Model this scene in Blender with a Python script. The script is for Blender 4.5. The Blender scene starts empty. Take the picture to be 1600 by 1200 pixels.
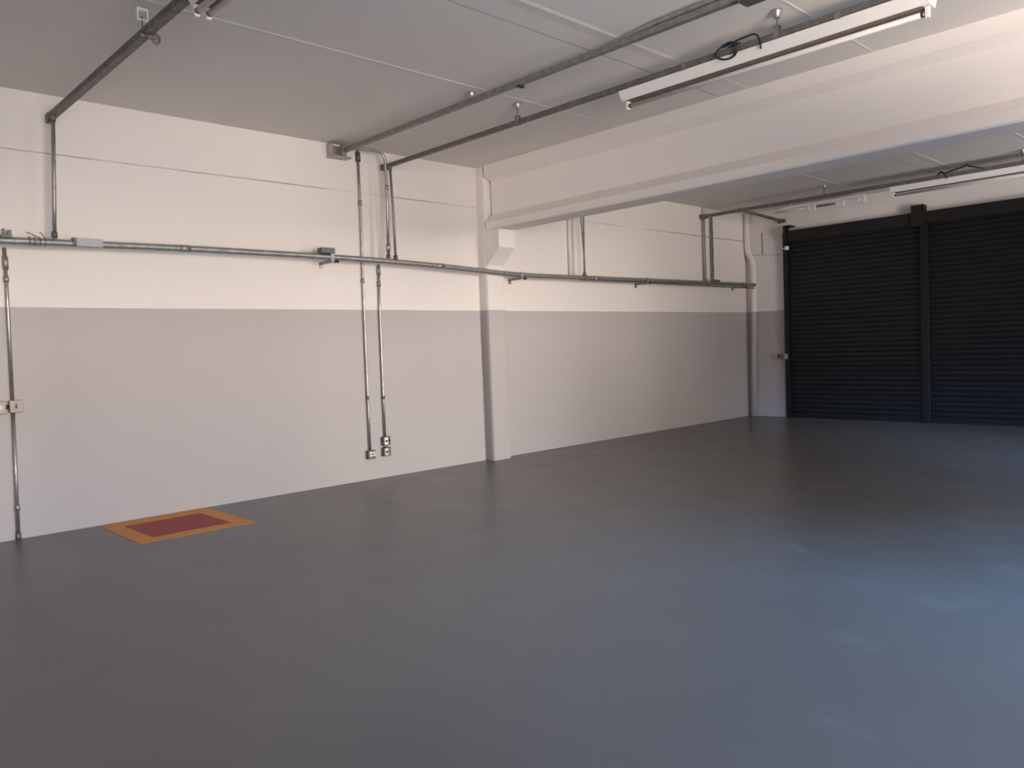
import bpy, bmesh, math, random
from mathutils import Vector, Matrix
random.seed(7)
C = bpy.context.scene.collection
PI = math.pi
# ------------------------------------------------------------------ room sizes (metres)
WY = 7.94        # long painted wall
H = 3.91         # ceiling
EX = 14.0        # end wall with the shutters
RY = -3.0        # wall behind the camera's right shoulder, with the open doorways
LX = -3.0        # wall behind the camera
PAINT = 2.02     # top of the grey paint band
BZ = 3.07        # underside of the concrete beam


# ------------------------------------------------------------------ mesh builder
class MB:
    def __init__(self):
        self.bm = bmesh.new()

    def box(self, a, b, bevel=0.0):
        x0, y0, z0 = [min(p, q) for p, q in zip(a, b)]
        x1, y1, z1 = [max(p, q) for p, q in zip(a, b)]
        vs = [self.bm.verts.new(p) for p in ((x0, y0, z0), (x1, y0, z0), (x1, y1, z0), (x0, y1, z0),
                                            (x0, y0, z1), (x1, y0, z1), (x1, y1, z1), (x0, y1, z1))]
        fs = [self.bm.faces.new([vs[i] for i in q]) for q in
              ((0, 3, 2, 1), (4, 5, 6, 7), (0, 1, 5, 4), (1, 2, 6, 5), (2, 3, 7, 6), (3, 0, 4, 7))]
        if bevel > 0:
            es = {e for f in fs for e in f.edges}
            bmesh.ops.bevel(self.bm, geom=list(es), offset=bevel, segments=2, affect='EDGES', profile=0.5)
        return self

    def obox(self, centre, ax, ay, az, size):
        """box with its own axes"""
        c = Vector(centre)
        ax, ay, az = [Vector(v).normalized() for v in (ax, ay, az)]
        hx, hy, hz = [s / 2 for s in size]
        vs = [self.bm.verts.new(c + ax * i * hx + ay * j * hy + az * k * hz)
              for k in (-1, 1) for (i, j) in ((-1, -1), (1, -1), (1, 1), (-1, 1))]
        for q in ((0, 3, 2, 1), (4, 5, 6, 7), (0, 1, 5, 4), (1, 2, 6, 5), (2, 3, 7, 6), (3, 0, 4, 7)):
            self.bm.faces.new([vs[i] for i in q])
        return self

    def prism(self, prof, axis, t0, t1):
        """closed profile (list of 2D points) extruded along an axis. axis x: (y,z), y: (x,z), z: (x,y)"""
        def P(p, t):
            return {'x': (t, p[0], p[1]), 'y': (p[0], t, p[1]), 'z': (p[0], p[1], t)}[axis]
        a = [self.bm.verts.new(P(p, t0)) for p in prof]
        b = [self.bm.verts.new(P(p, t1)) for p in prof]
        n = len(prof)
        for i in range(n):
            self.bm.faces.new((a[i], a[(i + 1) % n], b[(i + 1) % n], b[i]))
        self.bm.faces.new(a[::-1])
        self.bm.faces.new(b)
        return self

    def tube(self, pts, r, seg=12, caps=True, radii=None):
        pts = [Vector(p) for p in pts]
        n = len(pts)
        t = []
        for i in range(n):
            d = (pts[min(i + 1, n - 1)] - pts[max(i - 1, 0)])
            t.append(d.normalized())
        up = Vector((0, 0, 1)) if abs(t[0].z) < 0.9 else Vector((1, 0, 0))
        u = t[0].cross(up).normalized()
        rings = []
        for i in range(n):
            if i:
                q = t[i - 1].rotation_difference(t[i])
                u = (q @ u)
                u = (u - t[i] * u.dot(t[i])).normalized()
            w = t[i].cross(u)
            rr = radii[i] if radii else r
            if 0 < i < n - 1:   # keep the section round through mitred corners
                c = max(0.5, (pts[i] - pts[i - 1]).normalized().dot(t[i]))
            else:
                c = 1
            rings.append([self.bm.verts.new(pts[i] + (u * math.cos(k * 2 * PI / seg) + w * math.sin(k * 2 * PI / seg)) * rr / c) for k in range(seg)])
        for i in range(n - 1):
            for k in range(seg):
                f = self.bm.faces.new((rings[i][k], rings[i][(k + 1) % seg], rings[i + 1][(k + 1) % seg], rings[i + 1][k]))
                f.smooth = True
        if caps:
            self.bm.faces.new(rings[0][::-1])
            self.bm.faces.new(rings[-1])
        return self

    def build(self, name, mat, parent=None, origin=None):
        bmesh.ops.recalc_face_normals(self.bm, faces=self.bm.faces)
        me = bpy.data.meshes.new(name)
        o = bpy.data.objects.new(name, me)
        if parent is not None:
            org = Vector(parent['org'])
            o.parent = parent
        else:
            vs = [v.co for v in self.bm.verts]
            if origin is None:
                origin = (sum((min(v.x for v in vs), max(v.x for v in vs))) / 2,
                          sum((min(v.y for v in vs), max(v.y for v in vs))) / 2, min(v.z for v in vs))
            org = Vector(origin)
            o.location = org
        o['org'] = tuple(org)
        for v in self.bm.verts:
            v.co -= org
        self.bm.to_mesh(me)
        self.bm.free()
        me.materials.append(mat)
        C.objects.link(o)
        return o


def fillet(pts, r, n=6):
    """round the corners of a polyline"""
    pts = [Vector(p) for p in pts]
    out = [pts[0]]
    for i in range(1, len(pts) - 1):
        a, b, c = pts[i - 1], pts[i], pts[i + 1]
        d1, d2 = (a - b), (c - b)
        rr = min(r, d1.length * 0.45, d2.length * 0.45)
        p1, p2 = b + d1.normalized() * rr, b + d2.normalized() * rr
        for k in range(n + 1):
            s = k / n
            out.append(p1 * (1 - s) ** 2 + b * 2 * s * (1 - s) + p2 * s * s)
    out.append(pts[-1])
    return out


def thing(name, label, cat, loc, group=None):
    o = bpy.data.objects.new(name, None)
    C.objects.link(o)
    o.empty_display_size = 0.1
    o.location = loc
    o['org'] = tuple(loc)
    return tag(o, label, cat, group)


def tag(o, label, cat, group=None):
    o['label'] = label
    o['category'] = cat
    if group:
        o['group'] = group
    return o


def struct(o):
    o['kind'] = 'structure'
    return o


# ------------------------------------------------------------------ materials
def new_mat(name):
    m = bpy.data.materials.new(name)
    m.use_nodes = True
    nt = m.node_tree
    return m, nt, nt.nodes['Principled BSDF']


def N(nt, kind, **kw):
    n = nt.nodes.new(kind)
    for k, v in kw.items():
        setattr(n, k, v)
    return n


def math_node(nt, op, a=None, b=None, c=None, clamp=False):
    n = nt.nodes.new('ShaderNodeMath')
    n.operation = op
    n.use_clamp = clamp
    for i, v in enumerate((a, b, c)):
        if v is None:
            continue
        if isinstance(v, (int, float)):
            n.inputs[i].default_value = v
        else:
            nt.links.new(v, n.inputs[i])
    return n.outputs[0]


def mix_col(nt, fac, a, b):
    n = nt.nodes.new('ShaderNodeMix')
    n.data_type = 'RGBA'
    for sock, v in ((n.inputs['Factor'], fac), (n.inputs['A'], a), (n.inputs['B'], b)):
        pass
    ins = [n.inputs[0], n.inputs[6], n.inputs[7]]
    for s, v in zip(ins, (fac, a, b)):
        if isinstance(v, (int, float)):
            s.default_value = v
        elif isinstance(v, (tuple, list)):
            s.default_value = (*v, 1) if len(v) == 3 else v
        else:
            nt.links.new(v, s)
    return n.outputs[2]


def world_pos(nt):
    g = nt.nodes.new('ShaderNodeNewGeometry')
    s = nt.nodes.new('ShaderNodeSeparateXYZ')
    nt.links.new(g.outputs['Position'], s.inputs[0])
    return g.outputs['Position'], s.outputs


def noise(nt, vec, scale, detail=3, rough=0.5):
    n = nt.nodes.new('ShaderNodeTexNoise')
    n.inputs['Scale'].default_value = scale
    n.inputs['Detail'].default_value = detail
    n.inputs['Roughness'].default_value = rough
    nt.links.new(vec, n.inputs['Vector'])
    return n.outputs['Fac']


def bump(nt, bsdf, height, strength, dist=0.01):
    b = nt.nodes.new('ShaderNodeBump')
    b.inputs['Strength'].default_value = strength
    b.inputs['Distance'].default_value = dist
    nt.links.new(height, b.inputs['Height'])
    nt.links.new(b.outputs[0], bsdf.inputs['Normal'])


WHITE = (0.785, 0.732, 0.692)
GREY = (0.455, 0.425, 0.415)


def paint_mat(name, band=True, crack=None, white=None):
    """wall paint: off-white above a light grey band; a hairline joint with patchy dirt"""
    m, nt, b = new_mat(name)
    pos, s = world_pos(nt)
    n1 = noise(nt, pos, 0.9, 4)
    n2 = noise(nt, pos, 9.0, 4)
    col = mix_col(nt, math_node(nt, 'MULTIPLY', n1, 0.10), white or WHITE, (0.66, 0.60, 0.55))
    if band:
        wob = math_node(nt, 'MULTIPLY_ADD', noise(nt, pos, 1.3, 3), 0.012, PAINT - 0.006)
        low = math_node(nt, 'LESS_THAN', s[2], wob)
        g2 = mix_col(nt, math_node(nt, 'MULTIPLY', n1, 0.18), GREY, (0.42, 0.40, 0.39))
        col = mix_col(nt, low, col, g2)
    if crack is not None:
        wob = math_node(nt, 'MULTIPLY_ADD', noise(nt, pos, 3.0, 3), 0.012, crack - 0.006)
        d = math_node(nt, 'ABSOLUTE', math_node(nt, 'SUBTRACT', s[2], wob))
        line = math_node(nt, 'LESS_THAN', d, 0.0065)
        patch = math_node(nt, 'MULTIPLY_ADD', noise(nt, pos, 1.1, 2), 2.4, -0.75, clamp=True)
        fac = math_node(nt, 'MULTIPLY', line, math_node(nt, 'MAXIMUM', patch, 0.13))
        col = mix_col(nt, fac, col, (0.20, 0.15, 0.13))
    nt.links.new(col, b.inputs['Base Color'])
    b.inputs['Roughness'].default_value = 0.62
    b.inputs['Specular IOR Level'].default_value = 0.25
    bump(nt, b, noise(nt, pos, 55, 3), 0.12, 0.004)
    return m


def endwall_mat():
    m = paint_mat('end_wall_paint', True, None)
    nt = m.node_tree
    b = nt.nodes['Principled BSDF']
    pos, s = world_pos(nt)
    old = b.inputs['Base Color'].links[0].from_socket
    # horizontal joint and a short upright crack on the narrow pier beside the shutter
    d1 = math_node(nt, 'LESS_THAN', math_node(nt, 'ABSOLUTE', math_node(nt, 'MULTIPLY_ADD', s[1], -0.09, math_node(nt, 'SUBTRACT', s[2], 2.41))), 0.012)
    on1 = math_node(nt, 'MULTIPLY', d1, math_node(nt, 'GREATER_THAN', s[1], 7.15))
    d2 = math_node(nt, 'LESS_THAN', math_node(nt, 'ABSOLUTE', math_node(nt, 'SUBTRACT', s[1], math_node(nt, 'MULTIPLY_ADD', noise(nt, pos, 6, 2), 0.03, 7.585))), 0.012)
    on2 = math_node(nt, 'MULTIPLY', d2, math_node(nt, 'MULTIPLY', math_node(nt, 'GREATER_THAN', s[2], 3.10), math_node(nt, 'LESS_THAN', s[2], 3.52)))
    c = mix_col(nt, math_node(nt, 'MULTIPLY', on1, 0.35), old, (0.25, 0.20, 0.18))
    c = mix_col(nt, math_node(nt, 'MULTIPLY', on2, 0.85), c, (0.10, 0.07, 0.06))
    nt.links.new(c, b.inputs['Base Color'])
    return m


def simple(name, col, rough=0.5, metal=0.0, spec=0.5, var=0.0, scale=8.0, col2=None):
    m, nt, b = new_mat(name)
    b.inputs['Roughness'].default_value = rough
    b.inputs['Metallic'].default_value = metal
    b.inputs['Specular IOR Level'].default_value = spec
    pos, s = world_pos(nt)
    c2 = col2 or tuple(c * (1 - var) for c in col)
    f = noise(nt, pos, scale, 4, 0.6)
    f = math_node(nt, 'MULTIPLY_ADD', f, 2.2, -0.6, clamp=True)
    nt.links.new(mix_col(nt, f, col, c2), b.inputs['Base Color'])
    return m


SCUFFS = [(4.80, 2.14, 4.70, 1.92, .06, 0.15), (5.32, 2.72, 5.18, 2.52, .08, 0.23), (3.84, 1.72, 3.78, 1.55, .10, 0.17), (4.66, 1.60, 4.60, 1.46, .09, 0.19),
          (9.6, 2.95, 9.4, 2.75, .18, 0.20), (8.4, 2.56, 8.2, 2.40, .14, 0.21), (6.75, 2.0, 6.55, 1.82, .12, 0.21), (5.6, 1.48, 5.45, 1.32, .11, 0.20), (7.3, 2.1, 7.1, 1.95, .13, 0.17),
          (6.0, 1.75, 5.9, 1.62, .10, 0.15), (2.95, 1.35, 2.9, 1.22, .09, 0.15), (8.9, 2.15, 8.7, 2.02, .14, 0.15)]


def floor_mat():
    m, nt, b = new_mat('grey_floor_paint')
    pos, s = world_pos(nt)
    n1 = noise(nt, pos, 0.7, 4)
    n2 = noise(nt, pos, 14, 4)
    col = mix_col(nt, n1, (0.107, 0.103, 0.101), (0.127, 0.123, 0.120))
    # pale scuffs where the paint is rubbed: (x0, y0, x1, y1, half width, strength)
    grain = math_node(nt, 'MULTIPLY_ADD', noise(nt, pos, 22, 5, 0.7), 3.2, -1.15, clamp=True)
    wob = math_node(nt, 'MULTIPLY_ADD', noise(nt, pos, 9, 3), 0.16, -0.08)
    tot = None
    for (x0, y0, x1, y1, hw, st) in SCUFFS:
        dx, dy = x1 - x0, y1 - y0
        L2 = dx * dx + dy * dy
        px = math_node(nt, 'SUBTRACT', s[0], x0)
        py = math_node(nt, 'SUBTRACT', s[1], y0)
        t = math_node(nt, 'MULTIPLY_ADD', px, dx / L2, math_node(nt, 'MULTIPLY', py, dy / L2), clamp=True)
        ex = math_node(nt, 'MULTIPLY_ADD', t, -dx, px)
        ey = math_node(nt, 'MULTIPLY_ADD', t, -dy, py)
        d = math_node(nt, 'SQRT', math_node(nt, 'ADD', math_node(nt, 'MULTIPLY', ex, ex), math_node(nt, 'MULTIPLY', ey, ey)))
        m_ = math_node(nt, 'MULTIPLY_ADD', math_node(nt, 'ADD', d, wob), -1 / hw, 1.0, clamp=True)
        m_ = math_node(nt, 'MULTIPLY', m_, st)
        tot = m_ if tot is None else math_node(nt, 'MAXIMUM', tot, m_)
    col = mix_col(nt, math_node(nt, 'MULTIPLY', tot, grain), col, (0.36, 0.35, 0.34))
    # one long faint scratch between x 7 and 9.4
    d = math_node(nt, 'ABSOLUTE', math_node(nt, 'SUBTRACT', s[1], math_node(nt, 'MULTIPLY_ADD', noise(nt, pos, 1.5, 2), 0.05, 3.49)))
    ln = math_node(nt, 'LESS_THAN', d, 0.018)
    ln = math_node(nt, 'MULTIPLY', ln, math_node(nt, 'MULTIPLY', math_node(nt, 'GREATER_THAN', s[0], 6.9), math_node(nt, 'LESS_THAN', s[0], 9.6)))
    ln = math_node(nt, 'MULTIPLY', ln, math_node(nt, 'MULTIPLY_ADD', n2, 2.0, -0.7, clamp=True))
    col = mix_col(nt, math_node(nt, 'MULTIPLY', ln, 0.35), col, (0.28, 0.27, 0.26))
    nt.links.new(col, b.inputs['Base Color'])
    b.inputs['Specular IOR Level'].default_value = 0.42
    r = math_node(nt, 'MULTIPLY_ADD', noise(nt, pos, 2.2, 4), 0.12, 0.27)
    nt.links.new(r, b.inputs['Roughness'])
    bump(nt, b, noise(nt, pos, 3.0, 3), 0.10, 0.02)
    return m


def galv(name, col=(0.42, 0.41, 0.395), rough=0.42, metal=0.75):
    m, nt, b = new_mat(name)
    pos, s = world_pos(nt)
    f = math_node(nt, 'MULTIPLY_ADD', noise(nt, pos, 16, 5, 0.65), 2.4, -0.7, clamp=True)
    c = mix_col(nt, f, col, tuple(x * 0.62 for x in col))
    nt.links.new(c, b.inputs['Base Color'])
    b.inputs['Metallic'].default_value = metal
    nt.links.new(math_node(nt, 'MULTIPLY_ADD', f, 0.2, rough), b.inputs['Roughness'])
    return m


M_WALL = paint_mat('wall_paint', True, 3.39)
M_PLAIN = paint_mat('beam_white_paint', False, white=(0.865, 0.805, 0.755))
M_PIL = paint_mat('pilaster_paint', True)
M_END = endwall_mat()
M_CEIL = simple('ceiling_paint', (0.74, 0.70, 0.66), 0.7, spec=0.2, var=0.06, scale=0.8)
def _joint(m):
    nt = m.node_tree
    b = nt.nodes['Principled BSDF']
    pos, s = world_pos(nt)
    old = b.inputs['Base Color'].links[0].from_socket
    d = math_node(nt, 'ABSOLUTE', math_node(nt, 'SUBTRACT', s[1], math_node(nt, 'MULTIPLY_ADD', noise(nt, pos, 3, 2), 0.012, 4.234)))
    f = math_node(nt, 'MULTIPLY', math_node(nt, 'LESS_THAN', d, 0.007), math_node(nt, 'MULTIPLY_ADD', noise(nt, pos, 1.2, 2), 1.0, 0.05, clamp=True))
    nt.links.new(mix_col(nt, f, old, (0.24, 0.21, 0.19)), b.inputs['Base Color'])
_joint(M_CEIL)
M_FLOOR = floor_mat()
M_GALV = galv('galvanized_steel')
M_GALV2 = galv('bright_conduit', (0.52, 0.50, 0.475), 0.32, 0.85)
M_STRUT = galv('dull_steel_channel', (0.25, 0.235, 0.225), 0.5, 0.7)
M_STRUT2 = galv('grey_steel_channel', (0.36, 0.35, 0.335), 0.45, 0.75)
M_SHUT = simple('charcoal_shutter_paint', (0.0095, 0.0105, 0.0145), 0.40, spec=0.32, var=0.25, scale=3)
M_SHUTF = simple('dark_brown_steel', (0.026, 0.021, 0.019), 0.5, spec=0.25, var=0.3, scale=3)
M_LAMP = simple('white_enamel', (0.80, 0.76, 0.72), 0.4, spec=0.4, var=0.05)
M_TUBE = simple('unlit_lamp_glass', (0.66, 0.62, 0.58), 0.42, spec=0.4)
M_STRIP = simple('batten_underside_shade', (0.24, 0.18, 0.145), 0.6, spec=0.2, var=0.2)  # shade below the white housing, put into the colour
M_SOCK = simple('white_lampholder_plastic', (0.82, 0.80, 0.78), 0.3)
M_PIN = simple('dark_lamp_cap', (0.18, 0.17, 0.16), 0.35, 0.8)
M_BLACK = simple('black_rubber', (0.012, 0.012, 0.013), 0.5)
M_BOX = simple('beige_box_plastic', (0.40, 0.335, 0.285), 0.45, var=0.1)
M_BOXIN = simple('dark_recess', (0.03, 0.022, 0.018), 0.6)
M_KNOB = simple('cream_button', (0.62, 0.52, 0.36), 0.4)
M_GBOX = simple('grey_cast_box', (0.125, 0.118, 0.112), 0.45, 0.4, var=0.15)
M_COVER = simple('blue_grey_cover', (0.42, 0.42, 0.45), 0.5, var=0.05)
M_PIPEW = paint_mat('painted_pipe', True)
M_RED = simple('red_floor_paint', (0.36, 0.040, 0.038), 0.55, spec=0.3, var=0.12, scale=6)
M_ORANGE = simple('orange_floor_paint', (0.66, 0.275, 0.052), 0.55, spec=0.3, var=0.10, scale=5)

M_PERF = galv('perforated_steel_channel', (0.25, 0.235, 0.225), 0.5, 0.7)
def _perforate(m):
    nt = m.node_tree
    b = nt.nodes['Principled BSDF']
    pos, s = world_pos(nt)
    g = nt.nodes.new('ShaderNodeNewGeometry')
    old = b.inputs['Base Color'].links[0].from_socket
    fr = math_node(nt, 'FRACT', math_node(nt, 'MULTIPLY', s[1], 12.5))
    on = math_node(nt, 'MULTIPLY', math_node(nt, 'GREATER_THAN', fr, 0.45), math_node(nt, 'LESS_THAN', fr, 0.85))
    zc = math_node(nt, 'LESS_THAN', math_node(nt, 'ABSOLUTE', math_node(nt, 'SUBTRACT', s[2], 3.705)), 0.005)
    nt.links.new(mix_col(nt, math_node(nt, 'MULTIPLY', math_node(nt, 'MULTIPLY', on, zc), 0.6), old, (0.04, 0.035, 0.03)), b.inputs['Base Color'])
_perforate(M_PERF)

# ------------------------------------------------------------------ setting
struct(MB().box((LX - 0.2, RY - 0.25, -0.15), (EX + 0.3, WY + 0.25, 0)).build('floor', M_FLOOR))

# ceiling of precast slabs that run along the long wall: ridges and steps at the joints (profile in y,z)
prof = [(RY - 0.25, H + 0.15), (RY - 0.25, H)]
for yj, w, d in ((-0.2, .02, .004), (1.5, .02, .004), (2.75, .035, .004), (3.96, .13, .005), (5.5, .05, .0045)):
    if yj == 3.96:
        prof += [(yj - w / 2, H), (yj - w / 4, H - d), (yj + w / 2, H)]
    else:
        prof += [(yj - w / 2, H), (yj - w / 5, H - d), (yj + w / 5, H - d), (yj + w / 2, H)]
prof += [(WY + 0.25, H), (WY + 0.25, H + 0.15)]
struct(MB().prism(prof, 'x', LX - 0.2, EX + 0.3).build('ceiling', M_CEIL))

struct(MB().box((LX - 0.2, WY, 0), (EX + 0.3, WY + 0.25, H)).build('wall_left', M_WALL))
# end wall: narrow pier beside the shutters and lintel above them
SH_Y1, SH_Z = 7.13, 3.46
e = MB().box((EX, SH_Y1, 0), (EX + 0.3, WY, H))
e.box((EX, RY, SH_Z - 0.02), (EX + 0.3, SH_Y1, H))
e.box((EX + 0.2, RY, 0), (EX + 0.3, SH_Y1, SH_Z - 0.02))
struct(e.build('wall_back', M_END))
OPF = []        # openings in the wall behind the camera: (y0, y1)
r = MB()
ys = [RY] + [v for o in OPF for v in o] + [WY]
for i in range(0, len(ys), 2):
    r.box((LX - 0.2, ys[i], 0), (LX, ys[i + 1], H))
for a, b in OPF:
    r.box((LX - 0.2, a, 3.3), (LX, b, H))
struct(r.build('wall_front', M_PIL))
# wall with the two open loading doorways that let the daylight in
OP = [(-0.5, 3.2), (7.5, 10.4)]
OPZ = 3.5
r = MB()
xs = [LX - 0.2] + [v for o in OP for v in o] + [EX + 0.3]
for i in range(0, len(xs), 2):
    r.box((xs[i], RY - 0.25, 0), (xs[i + 1], RY, H))
for a, b in OP:
    r.box((a, RY - 0.25, OPZ), (b, RY, H))
struct(r.build('wall_right', M_PIL))

# concrete I-shaped beam along y, and the pilaster with its corbel that carries it
bp = [(7.03, H - .002), (7.03, 3.77), (7.15, 3.71), (7.15, 3.28), (7.03, 3.165), (7.03, 3.085), (7.045, BZ), (7.38, BZ),
      (7.38, 3.165), (7.27, 3.28), (7.27, 3.71), (7.38, 3.77), (7.38, H - .002)]
struct(MB().prism(bp, 'y', RY, 7.758).build('ceiling_beam', M_PLAIN))
pl = struct(MB().prism([(7.045, WY + .01), (7.05, 7.83), (7.062, 7.803), (7.09, 7.79), (7.345, 7.79), (7.365, 7.80), (7.37, 7.83), (7.375, WY + .01)], 'z', 0, H).build('pilaster', M_PIL))
MB().prism([(7.792, BZ - .002), (7.555, BZ - .002), (7.555, 2.83), (7.792, 2.61)], 'x', 7.065, 7.36).build('corbel', M_PLAIN, pl)

# ------------------------------------------------------------------ shutters on the end wall
def shutter(name, y0, y1, label):
    o = thing(name, label, 'roller shutter', (13.95, (y0 + y1) / 2, 0))
    o['kind'] = 'structure'
    pitch, n = 0.085, int((SH_Z - 0.2) / 0.085)
    front = []
    z = 0.10
    while z < SH_Z - 0.12:
        front += [(13.969, z), (13.960, z + 0.010), (13.957, z + 0.036), (13.959, z + 0.066), (13.969, z + 0.078)]
        z += pitch
    MB().prism(front + [(13.998, z), (13.998, 0.10)], 'y', y0, y1).build('slat_curtain', M_SHUT, o)
    MB().box((13.945, y0, 0.0), (14.0, y1, 0.10), 0.004).build('bottom_rail', M_SHUT, o)
    return o


s1 = shutter('door_1', 4.73, 7.05, 'dark charcoal roller shutter between the wall pier and the guide post')
s2 = shutter('door_2', RY + 0.1, 4.61, 'dark charcoal roller shutter to the right of the guide post')
for s_, yy in ((s1, 7.05), ):
    MB().box((13.90, yy, 0), (14.0, yy + 0.08, SH_Z - 0.02), 0.004).build('guide_rail', M_SHUT, s_)
o = thing('guide_post', 'dark steel post dividing the two roller shutters', 'post', (13.93, 4.67, 0))
MB().box((13.885, 4.61, 0), (13.998, 4.73, 3.27), 0.004).build('post', M_SHUT, o)
MB().box((13.875, 4.585, 0), (13.885, 4.755, 0.02)).build('foot_plate', M_SHUT, o)
o = thing('shutter_header', 'dark brown steel beam across the top of the roller shutters', 'header beam', (13.9, 2, 3.27))
MB().prism([(13.88, 3.28), (13.88, 3.455), (13.998, 3.455), (13.998, 3.28)], 'y', RY + 0.1, 7.05).build('box_beam', M_SHUTF, o)
MB().box((13.865, RY + 0.1, 3.455), (13.998, 7.05, 3.468)).build('top_flange', M_SHUTF, o)
o = thing('steel_bracket', 'dark steel bracket standing up above the guide post', 'bracket', (13.87, 4.74, 3.3))
bk = MB().box((13.84, 4.655, 3.24), (13.862, 4.845, 3.585))
bk.box((13.84, 4.655, 3.472), (13.998, 4.665, 3.585)).box((13.84, 4.835, 3.472), (13.998, 4.845, 3.585))
bk.build('plate', M_SHUTF, o)
o = thing('steel_bracket', 'dark steel bracket at the left end of the shutter header, by the wall pier', 'bracket', (13.93, 7.1, 3.2))
MB().prism([(13.80, 3.56), (13.998, 3.56), (13.998, 3.18), (13.93, 3.18), (13.80, 3.36)], 'y', 7.052, 7.068).build('side_plate', M_SHUTF, o)
MB().box((13.80, 6.93, 3.53), (13.998, 7.055, 3.56)).build('top_plate', M_SHUTF, o)
w = MB().tube(fillet([(13.93, 7.11, 3.50), (13.93, 7.115, 3.15), (13.93, 7.06, 2.92), (13.885, 7.04, 2.75)], .2), 0.011, 8)
tag(w.build('power_cable', M_BLACK), 'black cable hanging from the shutter header beside the pier', 'cable')
o = thing('limit_sensor', 'small white sensor under the left header bracket of the shutter', 'sensor', (13.9, 7.08, 3.12))
MB().box((13.86, 7.005, 3.12), (13.90, 7.075, 3.19), 0.006).build('sensor_body', M_SOCK, o)
MB().tube([(13.88, 7.0775, 3.155), (13.88, 7.13, 3.155)], 0.012, 8).build('stud', M_SOCK, o)

# ------------------------------------------------------------------ floor marking
FX0, FX1, FY0, FY1 = 2.19, 3.20, 6.82, 7.925
o = thing('floor_marking', 'red square with an orange border painted on the floor by the wall', 'floor marking', (2.7, 7.37, 0))
b0 = MB()
b0.prism([(FX0, FY0), (FX1, FY0), (FX1, 6.985), (FX0, 6.985)], 'z', 0.0, 0.003)
b0.prism([(FX0, 7.68), (FX1, 7.68), (FX1, 7.925), (2.95, 7.932), (2.75, 7.918), (2.5, 7.93), (2.3, 7.915), (FX0, 7.89)], 'z', 0.0, 0.003)
b0.prism([(FX0, 6.985), (2.345, 6.985), (2.335, 7.68), (FX0, 7.68)], 'z', 0.0, 0.003)
b0.prism([(3.045, 6.985), (FX1, 6.985), (FX1, 7.68), (3.04, 7.68)], 'z', 0.0, 0.003)
b0.build('border', M_ORANGE, o)['label'] = 'orange painted border'
MB().prism([(2.345, 6.985), (3.045, 6.985), (3.04, 7.68), (2.335, 7.68)], 'z', 0.0, 0.0035).build('centre_square', M_RED, o)['label'] = 'red painted square'


# ------------------------------------------------------------------ steel channels under the ceiling
def channel_profile(cx, z0, w, h, t=0.004):
    """U-channel, open side up, in the x,z plane"""
    a, b = cx - w / 2, cx + w / 2
    return [(a, z0), (b, z0), (b, z0 + h), (b - 0.008, z0 + h), (b - 0.008, z0 + h - t), (b - t, z0 + h - t), (b - t, z0 + t),
            (a + t, z0 + t), (a + t, z0 + h - t), (a + 0.008, z0 + h - t), (a + 0.008, z0 + h), (a, z0 + h)]


def channel(label, x0, x1, y0, y1, z0, mat, w=0.05, h=0.05):
    """channel from (x0,y0) to (x1,y1)"""
    o = thing('ceiling_channel', label, 'steel channel', ((x0 + x1) / 2, (y0 + y1) / 2, z0))
    c = MB()
    prof = channel_profile(0, z0, w, h)
    a = [c.bm.verts.new((x0 + p[0], y0, p[1])) for p in prof]
    b = [c.bm.verts.new((x1 + p[0], y1, p[1])) for p in prof]
    n = len(prof)
    for i in range(n):
        c.bm.faces.new((a[i], a[(i + 1) % n], b[(i + 1) % n], b[i]))
    c.bm.faces.new(a[::-1])
    c.bm.faces.new(b)
    c.build('channel_rail', mat, o)
    return o


c1 = channel('dark perforated channel hung under the ceiling at the left, ending over the wall', 2.03, 2.00, -2.6, 7.86, 3.68, M_PERF, 0.055, 0.05)
c2 = channel('grey channel close to the ceiling, second from the left', 4.98, 4.96, -2.6, 7.80, 3.80, M_STRUT2, 0.05, 0.045)
c3 = channel('dark channel above the long lamp, just left of the concrete beam', 5.575, 5.555, -2.6, 7.84, 3.705, M_STRUT, 0.045, 0.042)
c4 = channel('dark channel under the ceiling of the far bay, by the shutters', 12.49, 12.42, -2.6, 7.80, 3.705, M_STRUT, 0.05, 0.05)
# end fittings
MB().box((1.968, 7.855, 3.655), (2.032, 7.938, 3.735), 0.004).build('end_clamp', M_STRUT, c1)
MB().box((5.525, 7.84, 3.69), (5.59, 7.938, 3.755), 0.004).build('end_clamp', M_STRUT, c3)
MB().box((12.385, 7.80, 3.685), (12.455, 7.938, 3.765), 0.004).build('end_clamp', M_STRUT, c4)
MB().box((1.998, 5.485, 3.664), (2.060, 5.515, 3.735)).build('clamp', M_STRUT, c1)
MB().tube([(1.95, 5.50, 3.672), (2.00, 5.50, 3.672)], 0.017, 8).build('knob', M_STRUT, c1)
ring = MB().tube([(2.062 + .022 * math.cos(a), 5.50, 3.668 + .028 * math.sin(a)) for a in [k * 2 * PI / 14 for k in range(15)]], 0.009, 6, caps=False)
ring.build('hook', M_STRUT, c1)
MB().box((4.945, 4.95, 3.788), (5.015, 4.99, 3.848)).build('clamp', M_BOXIN, c2)
# bracket that carries the second channel at the wall
o = thing('wall_bracket', 'bright galvanized bracket in the corner of wall and ceiling holding a channel', 'bracket', (4.93, 7.85, 3.75))
bb = MB().box((4.80, 7.925, 3.74), (5.06, 7.939, 3.89))
bb.box((4.80, 7.81, 3.74), (4.815, 7.926, 3.89)).box((4.815, 7.81, 3.745), (5.06, 7.926, 3.757)).box((4.92, 7.80, 3.76), (4.94, 7.926, 3.86))
bb.build('angle_plate', M_GALV2, o)
MB().tube([(4.97, 7.87, 3.865), (4.97, 7.87, 3.895)], 0.02, 10).build('bolt', M_GALV2, o)

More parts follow.
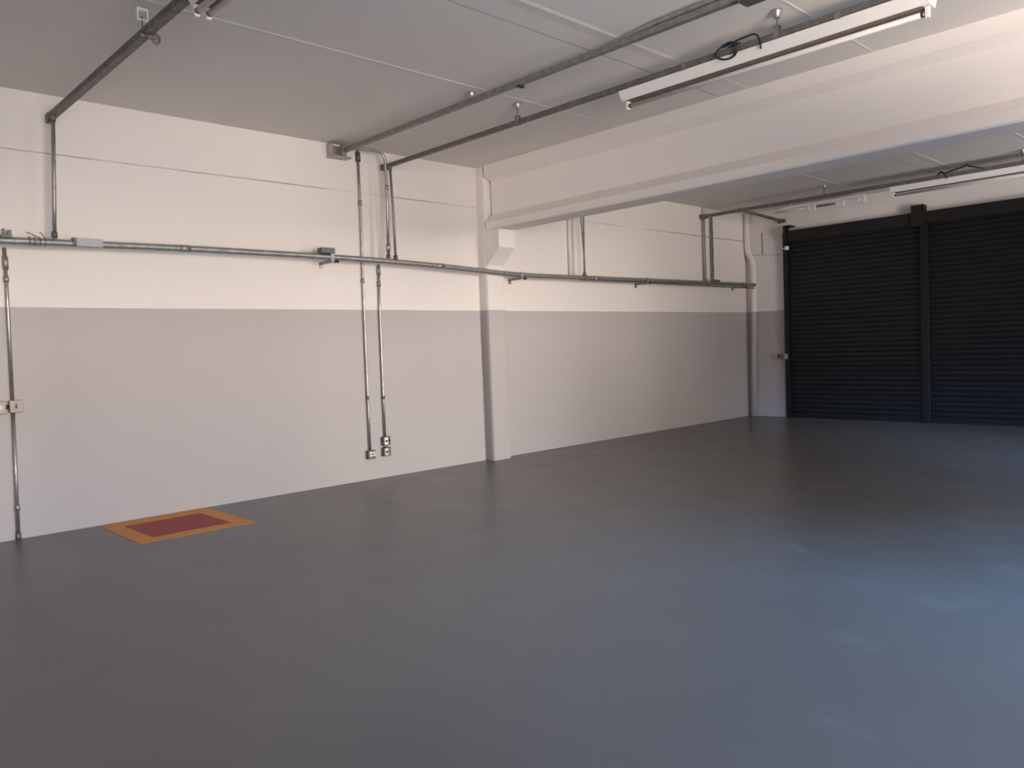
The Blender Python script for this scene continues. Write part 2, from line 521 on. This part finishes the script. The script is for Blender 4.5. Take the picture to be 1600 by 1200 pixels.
# conduits beside the second channel
cd = MB().tube([(5.015, 4.3, 3.845), (5.00, 3.9, 3.862), (4.957, 3.5, 3.870), (4.945, 1.0, 3.870), (4.945, -2.6, 3.870)], 0.022, 10)
tag(cd.build('ceiling_conduit', M_GALV2), 'round galvanized conduit crossing the ceiling beside the second channel', 'conduit')
o = thing('ceiling_junction_box', 'dark box-shaped fitting on the second channel at the top edge of the photo', 'junction box', (4.95, 2.7, 3.76))
MB().box((4.90, 2.62, 3.765), (5.03, 2.80, 3.798), 0.004).build('fitting_body', M_GBOX, o)


# ------------------------------------------------------------------ hangers
def hanger(label, x, y, z, zc=H, kind='cone', strap=True):
    o = thing('channel_hanger', label, 'hanger', (x, y, zc), 'hangers between ceiling and channels')
    if kind == 'cone':
        MB().tube([(x, y, zc - 0.001), (x, y, zc - 0.012), (x, y, zc - 0.055), (x, y, zc - 0.06)], 0.03, 12,
                  radii=[0.042, 0.040, 0.026, 0.02]).build('anchor', M_GALV2, o)
    else:
        q = MB().box((x - .035, y - .02, zc - .010), (x + .035, y + .02, zc - .001))
        q.box((x - .035, y - .02, zc - .075), (x - .029, y + .02, zc - .01)).box((x + .029, y - .02, zc - .075), (x + .035, y + .02, zc - .01))
        q.box((x - .035, y - .02, zc - .081), (x + .035, y + .02, zc - .075))
        q.build('anchor', M_SOCK, o)['label'] = 'white ceiling clip'
    MB().tube([(x, y, zc - 0.05), (x, y, z + 0.01)], 0.006, 8).build('rod', M_STRUT2, o)
    if strap:
        MB().box((x - .026, y - .02, z - .004), (x - .022, y + .02, z + .085)).box((x + .022, y - .02, z - .004), (x + .026, y + .02, z + .085)) \
            .box((x - .026, y - .02, z + .082), (x + .026, y + .02, z + .086)).build('strap', M_STRUT2, o)
    else:
        MB().tube([(x, y, z + .055), (x, y, z + .064)], 0.02, 8).build('nut', M_STRUT, o)
    return o


hanger('hanger with a white clip on the dark channel at the left', 2.03, 5.65, 3.68, kind='clip', strap=False)
hanger('short stub hanger on the grey channel close to the ceiling', 4.975, 5.62, 3.785, strap=False)
hanger('cone hanger on the channel by the beam, farther one near the wall', 5.56, 5.60, 3.705)
hanger('cone hanger on the channel by the beam, above the long lamp', 5.566, 2.86, 3.709)
hanger('thin dark hanger in the far bay, left of the far lamp', 12.45, 5.66, 3.705, strap=False)
hanger('thin hanger in the far bay at the right edge of the photo', 12.47, 2.93, 3.705, strap=False)


# ------------------------------------------------------------------ fluorescent fixtures (unlit)
def fixture(label, x, y0, y1, ztop=3.70, clips=(), tubes=(0.0,), clip_x=None, group=None):
    """batten along y, trapezoid body, lamp tubes under it"""
    o = thing('ceiling_light', label, 'light fixture', (x, (y0 + y1) / 2, ztop), group)
    zb = ztop - 0.078
    MB().prism([(x - .098, ztop), (x - .095, ztop - .012), (x - .052, zb), (x + .062, zb), (x + .095, ztop - .012), (x + .098, ztop)], 'y', y0, y1).build('housing', M_LAMP, o)
    MB().box((x - .050, y0 + .045, zb - .003), (x + .060, y1 - .045, zb + .001)).build('underside_shade', M_STRIP, o)['label'] = 'brown strip painted as underside shade'  # added strip: brown stands in for shade between housing and tube
    for yy, sg in ((y0, 1), (y1, -1)):
        for dx in tubes:
            MB().box((x + dx - .016, yy + sg * .012, zb - .070), (x + dx + .016, yy + sg * .042, zb), 0.005).build('lampholder', M_SOCK, o)
    for dx in tubes:
        t = MB().tube([(x + dx, y0 + .062, zb - .040), (x + dx, y1 - .062, zb - .040)], 0.019, 14).build('lamp_tube', M_TUBE, o)
        for yy, sg in ((y0, 1), (y1, -1)):
            MB().tube([(x + dx, yy + sg * .043, zb - .040), (x + dx, yy + sg * .066, zb - .040)], 0.0195, 14).build('end_cap', M_PIN, t)
    for cy in clips:
        MB().box((clip_x - .027, cy - .022, ztop - .01), (clip_x - .024, cy + .022, ztop + .052)).box((clip_x + .024, cy - .022, ztop + .001), (clip_x + .027, cy + .022, ztop + .052)) \
            .box((clip_x - .027, cy - .022, ztop + .049), (clip_x + .027, cy + .022, ztop + .052)).build('clip', M_STRUT2, o)
    return o


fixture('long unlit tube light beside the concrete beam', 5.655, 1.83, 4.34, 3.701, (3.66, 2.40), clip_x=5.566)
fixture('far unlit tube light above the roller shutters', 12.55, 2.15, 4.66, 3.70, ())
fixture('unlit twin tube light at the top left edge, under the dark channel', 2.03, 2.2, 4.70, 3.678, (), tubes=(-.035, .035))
# bare batten on the end wall above the left shutter
o = thing('ceiling_light', 'old white batten with bare lampholders over the left shutter', 'light fixture', (13.5, 6.2, 3.7))
MB().prism([(13.46, 3.84), (13.54, 3.84), (13.53, 3.80), (13.47, 3.80)], 'y', 5.45, 6.9).build('housing', M_LAMP, o)
MB().tube([(13.50, 6.5, 3.765), (13.50, 7.05, 3.765)], 0.016, 10).build('lamp_tube', M_TUBE, o)
MB().tube([(13.50, 5.95, 3.765), (13.50, 6.28, 3.765)], 0.016, 10).build('lamp_tube', M_PIN, o)
for yy in (6.36, 5.86, 5.5):
    u = MB().box((13.475, yy + .035, 3.715), (13.525, yy + .065, 3.80), .004).box((13.475, yy - .065, 3.715), (13.525, yy - .035, 3.80), .004)
    u.box((13.475, yy - .065, 3.70), (13.525, yy + .065, 3.722), .004)
    u.build('lampholder', M_SOCK, o)
MB().tube([(13.50, 5.6, 3.90), (13.50, 5.6, 3.84)], 0.008, 8).build('stem', M_LAMP, o)
MB().tube([(13.50, 6.75, 3.90), (13.50, 6.75, 3.84)], 0.008, 8).build('stem', M_LAMP, o)

# ------------------------------------------------------------------ cables on the channels
cb = MB()
loop = []
for k in range(27):
    a = PI * 0.85 - k * 2 * PI * 1.15 / 26
    loop.append((5.53 - 0.02 * math.sin(k * .5), 3.26 + 0.085 * math.cos(a + 1.2), 3.725 + 0.062 * math.sin(a + 1.2)))
cb.tube(loop, 0.008, 6)
cb.tube(fillet([(5.535, 3.30, 3.76), (5.55, 3.18, 3.785), (5.545, 3.02, 3.79), (5.54, 2.98, 3.72), (5.54, 2.98, 3.66)], .06), 0.007, 6)
cb.tube([(5.56, 3.27, 3.745), (5.56, 3.20, 3.765), (5.56, 3.16, 3.755)], 0.014, 8)
tag(cb.build('cable_coil', M_BLACK), 'black cable looped over the channel above the long lamp', 'cable')
cb = MB().tube(fillet([(12.44, 3.99, 3.75), (12.44, 3.94, 3.80), (12.43, 3.88, 3.74), (12.43, 3.86, 3.69)], .03), 0.014, 6)
cb.tube(fillet([(12.44, 3.90, 3.76), (12.44, 3.66, 3.81), (12.44, 3.60, 3.83), (12.43, 3.56, 3.80), (12.42, 3.38, 3.74)], .04), 0.011, 6)
tag(cb.build('cable_coil', M_BLACK), 'black cable draped over the far channel above the shutters', 'cable')

# ------------------------------------------------------------------ conduits on the long wall
HY = 7.72
hp = [(LX + 0.05, HY, 2.50), (1.0, HY, 2.555), (1.95, HY, 2.572), (3.1, HY, 2.588), (4.5, HY, 2.59), (5.5, HY, 2.578), (6.3, HY, 2.553),
      (7.5, HY, 2.498), (8.0, HY, 2.495), (8.9, HY, 2.502), (11.0, HY, 2.518), (13.84, HY, 2.532)]
o = thing('wall_conduit', 'long horizontal galvanized conduit crossing the whole left wall', 'conduit', (6.5, HY, 2.5))
MB().tube(fillet(hp, .3, 3), 0.031, 14).build('pipe', M_GALV, o)
MB().box((8.85, HY - .03, 2.462), (13.86, HY + .03, 2.478)).build('lower_rail', M_STRUT, o)
for xx, zz in ((3.05, 2.587), (6.2, 2.556), (9.2, 2.504), (12.3, 2.524)):
    MB().tube([(xx - .05, HY, zz - .001), (xx + .05, HY, zz)], 0.0345, 14).build('coupling', M_GALV, o)
MB().tube([(13.84, HY, 2.532), (13.90, HY, 2.532)], 0.036, 12).build('end_cap', M_STRUT, o)


def bracket(label, x, z, above=False):
    o = thing('wall_bracket', label, 'bracket', (x, HY, z), 'brackets under the long conduit')
    a = MB().box((x - .02, HY - .04, z - .062), (x + .02, WY - .001, z - .040))
    a.box((x - .02, WY - .012, z - .11), (x + .02, WY - .001, z - .04))
    a.build('arm', M_STRUT2, o)
    MB().tube([(x + .075, HY - .03, z - .05), (x + .02, HY - .03, z - .05)], 0.016, 8).build('bolt', M_BLACK, o)
    MB().box((x - .024, HY - .036, z - .045), (x + .024, HY - .032, z + .036)).build('clamp', M_GALV, o)
    return o


bracket('bracket with a bolt under the conduit, below the grey box', 4.66, 2.59)
bracket('bracket under the conduit just right of the concrete corbel', 7.60, 2.498)
bracket('bracket under the conduit in the middle of the far bay', 10.45, 2.515)
bracket('bracket under the right end of the conduit, in the far corner', 13.45, 2.531)

o = thing('junction_box', 'small grey box on top of the long conduit, left of the outlet drops', 'junction box', (4.60, HY, 2.62))
MB().box((4.52, HY - .055, 2.622), (4.685, HY + .05, 2.682), .005).build('box_body', M_GBOX, o)
o = thing('conduit_cover', 'pale blue-grey cover sleeve on the long conduit at the left', 'cover', (2.2, HY, 2.55))
MB().box((2.085, HY - .045, 2.548), (2.305, HY + .03, 2.618), .006).build('cover_shell', M_COVER, o)
MB().box((2.062, HY - .04, 2.552), (2.084, HY + .03, 2.622), .003).build('end_flange', M_GBOX, o)

# dark tee fitting and wire ties at the left end of the conduit
o = thing('tee_fitting', 'dark clamp on the long conduit above the switch boxes', 'fitting', (1.57, HY, 2.6))
MB().box((1.515, HY - .04, 2.588), (1.60, HY + .03, 2.612), .003).box((1.535, HY - .02, 2.612), (1.555, HY + .02, 2.662)).box((1.575, HY - .02, 2.612), (1.60, HY + .02, 2.655)) \
    .box((1.555, HY - .01, 2.62), (1.575, HY + .01, 2.645)).build('clamp_body', M_GBOX, o)
wt = MB()
for k in range(4):
    x0 = 1.73 + k * 0.04
    wt.tube([(x0 + .0, HY + .036 * math.cos(a), 2.572 + .036 * math.sin(a)) for a in [q * 2 * PI / 12 for q in range(13)]], 0.004, 5, caps=False)
wt.tube([(1.80, HY - .036, 2.60), (1.74, HY - .05, 2.628), (1.70, HY - .05, 2.642)], 0.004, 5)
wt.tube([(1.84, HY - .036, 2.60), (1.82, HY - .05, 2.630), (1.80, HY - .05, 2.648)], 0.004, 5)
tag(wt.build('wire_tie', M_STRUT), 'twisted wire ties wrapped round the long conduit at the left', 'wire tie')


def drop(label, pts, r, mat, name='drop_conduit', couplings=(), cm=None, cat='conduit', fil=.05):
    p0 = pts[-1]
    o = thing(name, label, cat, p0)
    MB().tube(fillet(pts, fil), r, 12).build('pipe', mat, o)
    for (x, y, z, rr, L, m) in couplings:
        MB().tube([(x, y, z - L / 2), (x, y, z + L / 2)], rr, 12).build('coupling', m, o)
    return o


RAD = 0.0155
YW = WY - RAD - 0.004
drop('vertical conduit from the left dark channel down to the long conduit', [(1.975, HY, 3.68), (1.95, HY, 3.1), (1.925, HY, 2.59)], 0.0175, M_GALV2,
     couplings=[(1.927, HY, 2.64, .024, .05, M_GBOX), (1.974, HY, 3.655, .024, .05, M_STRUT)])
drop('vertical conduit at the far left from the long conduit down to the switch box', [(1.585, YW, 2.53), (1.580, YW, 2.0), (1.569, YW, 1.218)], RAD, M_GALV2,
     couplings=[(1.585, YW, 2.40, .023, .11, M_GALV), (1.583, YW, 2.26, .022, .05, M_GALV2)])
drop('vertical conduit at the far left from the switch box down to the floor', [(1.567, YW, 1.107), (1.545, YW, 0.0)], RAD, M_GALV2,
     couplings=[(1.551, YW, 0.28, .021, .05, M_GALV), (1.546, YW, 0.03, .022, .06, M_STRUT)])
drop('long vertical conduit from the ceiling corner down to the left outlet', [(5.205, YW, 3.88), (5.205, YW, 3.17), (5.19, YW, 2.0), (5.185, YW, 1.0), (5.185, YW, 0.36)], RAD, M_GALV2,
     couplings=[(5.205, YW, 3.80, .030, .10, M_GBOX), (5.205, YW, 3.27, .022, .06, M_GALV), (5.192, YW, 2.36, .021, .05, M_GALV), (5.185, YW, .98, .021, .04, M_STRUT)], fil=.2)
drop('shorter vertical conduit from the long conduit down to the right pair of outlets', [(5.425, YW, 2.56), (5.41, YW, 2.0), (5.405, YW, 1.0), (5.405, YW, 0.49)], RAD, M_GALV2,
     couplings=[(5.422, YW, 2.49, .023, .10, M_GALV), (5.418, YW, 2.33, .023, .06, M_GALV), (5.405, YW, .965, .022, .04, M_STRUT)])
drop('conduit that bends down from the grey ceiling channel to the long conduit', [(5.0, 7.80, 3.865), (5.20, HY + .03, 3.855), (5.44, HY, 3.85), (5.455, HY, 3.5), (5.43, HY, 2.6)], 0.0175, M_GALV2,
     couplings=[(5.434, HY, 2.74, .026, .09, M_GALV2), (5.431, HY, 2.635, .026, .03, M_GBOX), (5.453, HY, 3.44, .022, .05, M_GALV2)], fil=.14)
drop('thin conduit beside it, from the channel by the beam to the long conduit', [(5.51, HY, 3.71), (5.53, HY, 3.2), (5.535, HY, 2.6)], 0.0155, M_STRUT2,
     couplings=[(5.535, HY, 2.625, .026, .05, M_GBOX), (5.511, HY, 3.68, .024, .05, M_STRUT)])
p2 = MB().tube([(8.865, HY, 3.9), (8.90, HY, 3.39), (8.935, HY, 2.9)], 0.011, 8).tube([(8.965, HY + .01, 3.9), (8.96, HY, 3.39), (8.945, HY, 2.9), (8.94, HY, 2.55)], 0.014, 8)
o = thing('drop_conduit', 'pair of thin converging rods from the ceiling to the conduit behind the beam', 'conduit', (8.94, HY, 2.52))
p2.build('rods', M_STRUT2, o)
MB().tube([(8.94, HY, 2.535), (8.94, HY, 2.60)], 0.03, 8, radii=[.034, .014]).build('foot_clamp', M_STRUT, o)
o = thing('vertical_channel', 'upright steel channel in the far bay from ceiling channel to long conduit', 'steel channel', (12.42, HY, 2.55))
MB().prism([(12.39, HY - .025), (12.44, HY - .025), (12.44, HY + .025), (12.39, HY + .025)], 'z', 2.56, 3.72).build('upright', M_STRUT2, o)
for zz in (3.42, 2.75, 3.1):
    MB().box((12.405, HY - .027, zz - .03), (12.425, HY - .024, zz + .03)).build('slot', M_BOXIN, o)
MB().box((12.40, HY - .05, 2.545), (12.60, HY + .04, 2.585), .004).build('foot_clamp', M_STRUT, o)
o = thing('wall_pipe', 'thin white painted pipe on the wall right of the beam, above the conduit', 'pipe', (8.84, WY - .03, 2.5))
MB().tube([(8.85, WY - .027, 3.905), (8.84, WY - .027, 2.55)], 0.026, 12).build('pipe', M_PIPEW, o)
o = thing('wall_pipe', 'thin white painted pipe on the wall left of the upright channel', 'pipe', (12.47, WY - .03, 2.55))
MB().tube([(12.49, WY - .027, 3.905), (12.50, WY - .027, 2.55)], 0.026, 12).build('pipe', M_PIPEW, o)

# drain pipe in the far corner with its offset bend
o = thing('drain_pipe', 'painted drain pipe with an offset bend in the far corner beside the shutter', 'pipe', (13.93, 7.85, 0))
MB().tube(fillet([(13.935, 7.882, 3.905), (13.935, 7.882, 3.20), (13.94, 7.765, 2.98), (13.94, 7.765, 2.3), (13.94, 7.83, 0.0)], .10), 0.053, 16).build('pipe', M_PIPEW, o)

# small dark conduit from the far channel to the shutter bracket
o = thing('ceiling_conduit', 'dark conduit branching from the far channel to the shutter motor bracket', 'conduit', (13.2, 7.2, 3.7))
MB().tube([(12.50, 7.20, 3.76), (13.96, 7.18, 3.685)], 0.026, 10).build('pipe', M_STRUT, o)
MB().box((13.93, 7.10, 3.64), (13.998, 7.24, 3.71), .004).build('elbow', M_STRUT, o)


# ------------------------------------------------------------------ outlets and switches
def outlet(label, x, z, kind):
    """conduit body box on the long wall: x,z is the top centre"""
    o = thing('outlet_box', label, 'outlet', (x, WY - .03, z - .105), 'outlet boxes at the foot of the drops')
    MB().box((x - .052, WY - .052, z - .105), (x + .052, WY - .001, z), .006).build('box_body', M_GBOX, o)
    if kind == 'switch':
        for dz in (-.03, -.062):
            MB().box((x - .036, WY - .058, z + dz - .011), (x + .004, WY - .052, z + dz + .011), .003).build('rocker', M_SOCK, o)
            MB().box((x + .014, WY - .058, z + dz - .011), (x + .044, WY - .052, z + dz + .011), .003).build('rocker', M_SOCK, o)
    else:
        if kind == 'white':
            MB().box((x - .036, WY - .057, z - .095), (x + .012, WY - .052, z - .010), .003).build('cover_plate', M_SOCK, o)
        else:
            MB().box((x - .036, WY - .057, z - .095), (x + .012, WY - .052, z - .010), .003).build('cover_plate', M_GALV2, o)
        MB().tube([(x - .012, WY - .0625, z - .052), (x - .012, WY - .057, z - .052)], 0.015, 12).build('socket', M_BOXIN, o)
        if kind == 'white':
            MB().tube([(x + .033, WY - .0575, z - .052), (x + .033, WY - .052, z - .052)], 0.015, 12).build('socket', M_BOXIN, o)
    return o


outlet('grey outlet box with white rocker switches at the foot of the long conduit', 5.19, .355, 'switch')
outlet('upper grey outlet box with a white plate and two dark sockets', 5.41, .495, 'white')
outlet('lower grey outlet box with one dark socket, under the white-plated one', 5.41, .365, 'grey')
MB2 = MB().tube([(5.405, YW, .367), (5.405, YW, .389)], 0.02, 10)
o = thing('pipe_nipple', 'short grey pipe joining the upper and lower outlet boxes', 'fitting', (5.405, YW, .367))
MB2.build('nipple', M_GALV, o)

o = thing('switch_box', 'beige switch box with a slotted cover on the far left conduit', 'switch box', (1.585, WY - .03, 1.11))
MB().box((1.535, WY - .075, 1.11), (1.635, WY - .001, 1.215), .006).build('box_body', M_BOX, o)
MB().box((1.565, WY - .080, 1.13), (1.598, WY - .075, 1.195), .003).build('cover', M_BOX, o)
MB().box((1.576, WY - .084, 1.145), (1.588, WY - .080, 1.182), .002).build('slot', M_BOXIN, o)
o = thing('switch_box', 'beige push-button box at the left edge of the photo', 'switch box', (1.46, WY - .03, 1.11))
MB().box((1.40, WY - .075, 1.105), (1.508, WY - .001, 1.212), .006).build('box_body', M_BOX, o)
MB().tube([(1.463, WY - .084, 1.16), (1.463, WY - .075, 1.16)], 0.02, 14).build('button', M_KNOB, o)['label'] = 'cream push button'
MB().tube([(1.5085, WY - .04, 1.16), (1.5345, WY - .04, 1.16)], 0.017, 10).build('nipple', M_BOXIN, o)
o = thing('switch_box', 'small brown switch box on the pier beside the roller shutter', 'switch box', (13.96, 7.29, 1.1))
MB().box((13.935, 7.235, 1.10), (13.999, 7.345, 1.205), .006).build('box_body', M_BOX, o)
MB().box((13.928, 7.255, 1.12), (13.935, 7.295, 1.185), .003).build('cover', M_BOXIN, o)
MB().box((13.868, 7.075, 1.10), (13.899, 7.145, 1.20), .005).build('lock', M_BOX, s1)['label'] = 'small brown lock box'

# ------------------------------------------------------------------ daylight
W = bpy.data.worlds.new('sky')
bpy.context.scene.world = W
W.use_nodes = True
nt = W.node_tree
bg = nt.nodes['Background']
tc = nt.nodes.new('ShaderNodeTexCoord')
sp = nt.nodes.new('ShaderNodeSeparateXYZ')
nt.links.new(tc.outputs['Generated'], sp.inputs[0])
# invented light outside the doorways, by height band (rows, ground to zenith) and bearing (columns, -x to +x):
# block values tuned to light the room, warm low down, blue higher up
BANDS = (-0.35, 0.0, 0.16, 0.34, 0.60)
EDGES = (-0.75, -0.6, -0.42, -0.25, -0.08, 0.1, 0.28, 0.45)
OUTSIDE = [
    [(0.0, 0.0, 0.0), (120.3, 105.8, 92.9), (33.8, 31.4, 29.4), (16.5, 15.4, 14.4), (0.0, 0.0, 0.0), (0.0, 0.0, 0.0), (0.0, 0.0, 0.0), (0.0, 0.0, 0.0), (0.0, 0.0, 0.0)],
    [(1.5, 1.4, 1.3), (0.7, 0.6, 0.6), (21.3, 19.2, 17.3), (16.3, 14.3, 12.6), (16.5, 14.7, 13.0), (12.8, 11.6, 10.6), (0.0, 0.0, 0.0), (10.4, 9.7, 9.1), (3.5, 3.3, 3.1)],
    [(18.1, 14.9, 11.9), (0.0, 0.0, 0.0), (0.0, 0.0, 0.0), (2.8, 2.4, 2.1), (24.3, 21.3, 18.8), (38.3, 33.3, 29.0), (64.4, 57.5, 51.9), (43.9, 38.7, 34.4), (0.0, 0.0, 0.0)],
    [(44.2, 110.5, 221.0), (0.0, 0.0, 0.0), (7.0, 12.3, 20.8), (20.6, 18.7, 17.2), (0.0, 0.0, 0.0), (0.0, 0.0, 0.0), (0.0, 0.0, 0.0), (2.9, 7.2, 14.4), (11.3, 27.9, 55.5)],
    [(0.0, 0.0, 0.0), (0.0, 0.0, 0.0), (0.0, 0.0, 0.0), (11.4, 28.6, 57.2), (1.1, 2.8, 5.6), (0.0, 0.0, 0.0), (0.0, 0.0, 0.0), (0.0, 0.0, 0.0), (32.1, 80.2, 160.3)],
    [(1.5, 3.0, 5.5), (1.5, 3.0, 5.5), (1.5, 3.0, 5.5), (1.5, 3.0, 5.5), (1.5, 3.0, 5.5), (1.5, 3.0, 5.5), (1.5, 3.0, 5.5), (1.5, 3.0, 5.5), (1.5, 3.0, 5.5)],
]
xr = math_node(nt, 'MULTIPLY_ADD', sp.outputs[0], 0.5, 0.5)
col = None
for row, z0 in zip(OUTSIDE, (-1.1,) + BANDS):
    rp = nt.nodes.new('ShaderNodeValToRGB')
    rp.color_ramp.interpolation = 'CONSTANT'
    els_ = rp.color_ramp.elements
    els_[1].position = 1.0
    while len(els_) > 1:
        els_.remove(els_[-1])
    for q in EDGES:
        els_.new(0.5 + 0.5 * q)
    els_[0].position = 0.0
    for k_, c_ in enumerate(row):
        els_[k_].color = (*c_, 1)
    nt.links.new(xr, rp.inputs['Fac'])
    col = rp.outputs['Color'] if col is None else mix_col(nt, math_node(nt, 'GREATER_THAN', sp.outputs[2], z0), col, rp.outputs['Color'])
nt.links.new(col, bg.inputs['Color'])
bg.inputs['Strength'].default_value = 1.0
for i, (a, b) in enumerate(OP):      # portals: they only guide the sky light through the doorways
    L = bpy.data.lights.new('doorway_daylight', 'AREA')
    L.shape = 'RECTANGLE'
    L.size, L.size_y = b - a, OPZ
    L.cycles.is_portal = True
    o = bpy.data.objects.new('doorway_daylight', L)
    o.location = ((a + b) / 2, RY - 0.12, OPZ / 2)
    o.rotation_euler = (PI / 2, 0, 0)      # faces +y
    o.rotation_euler = (-PI / 2, 0, PI)
    C.objects.link(o)

# ------------------------------------------------------------------ camera
cam = bpy.data.cameras.new('camera')
co = bpy.data.objects.new('camera', cam)
C.objects.link(co)
Rr, Ru, Rf = Vector((0.721869, -0.690961, -0.038451)), Vector((0.059209, 0.006308, 0.998226)), Vector((0.689492, 0.722865, -0.045465))
mat = Matrix.Identity(4)
for i in range(3):
    mat[i][0], mat[i][1], mat[i][2] = Rr[i], Ru[i], -Rf[i]
mat.translation = Vector((0, 0, 1.5))
co.matrix_world = mat
cam.sensor_fit = 'HORIZONTAL'
cam.sensor_width = 36.0
cam.lens = 1229.6 / 1600 * 36.0
cam.clip_start = 0.05
cam.clip_end = 200
sc = bpy.context.scene
sc.camera = co
sc.view_settings.view_transform = 'Standard'
sc.view_settings.look = 'None'
sc.view_settings.gamma = 1.0
sc.view_settings.use_curve_mapping = False
sc.view_settings.exposure = 0.0
sc.cycles.max_bounces = 10
sc.cycles.diffuse_bounces = 8
sc.cycles.use_denoising = True
for ob in bpy.data.objects:
    if 'org' in ob:
        del ob['org']
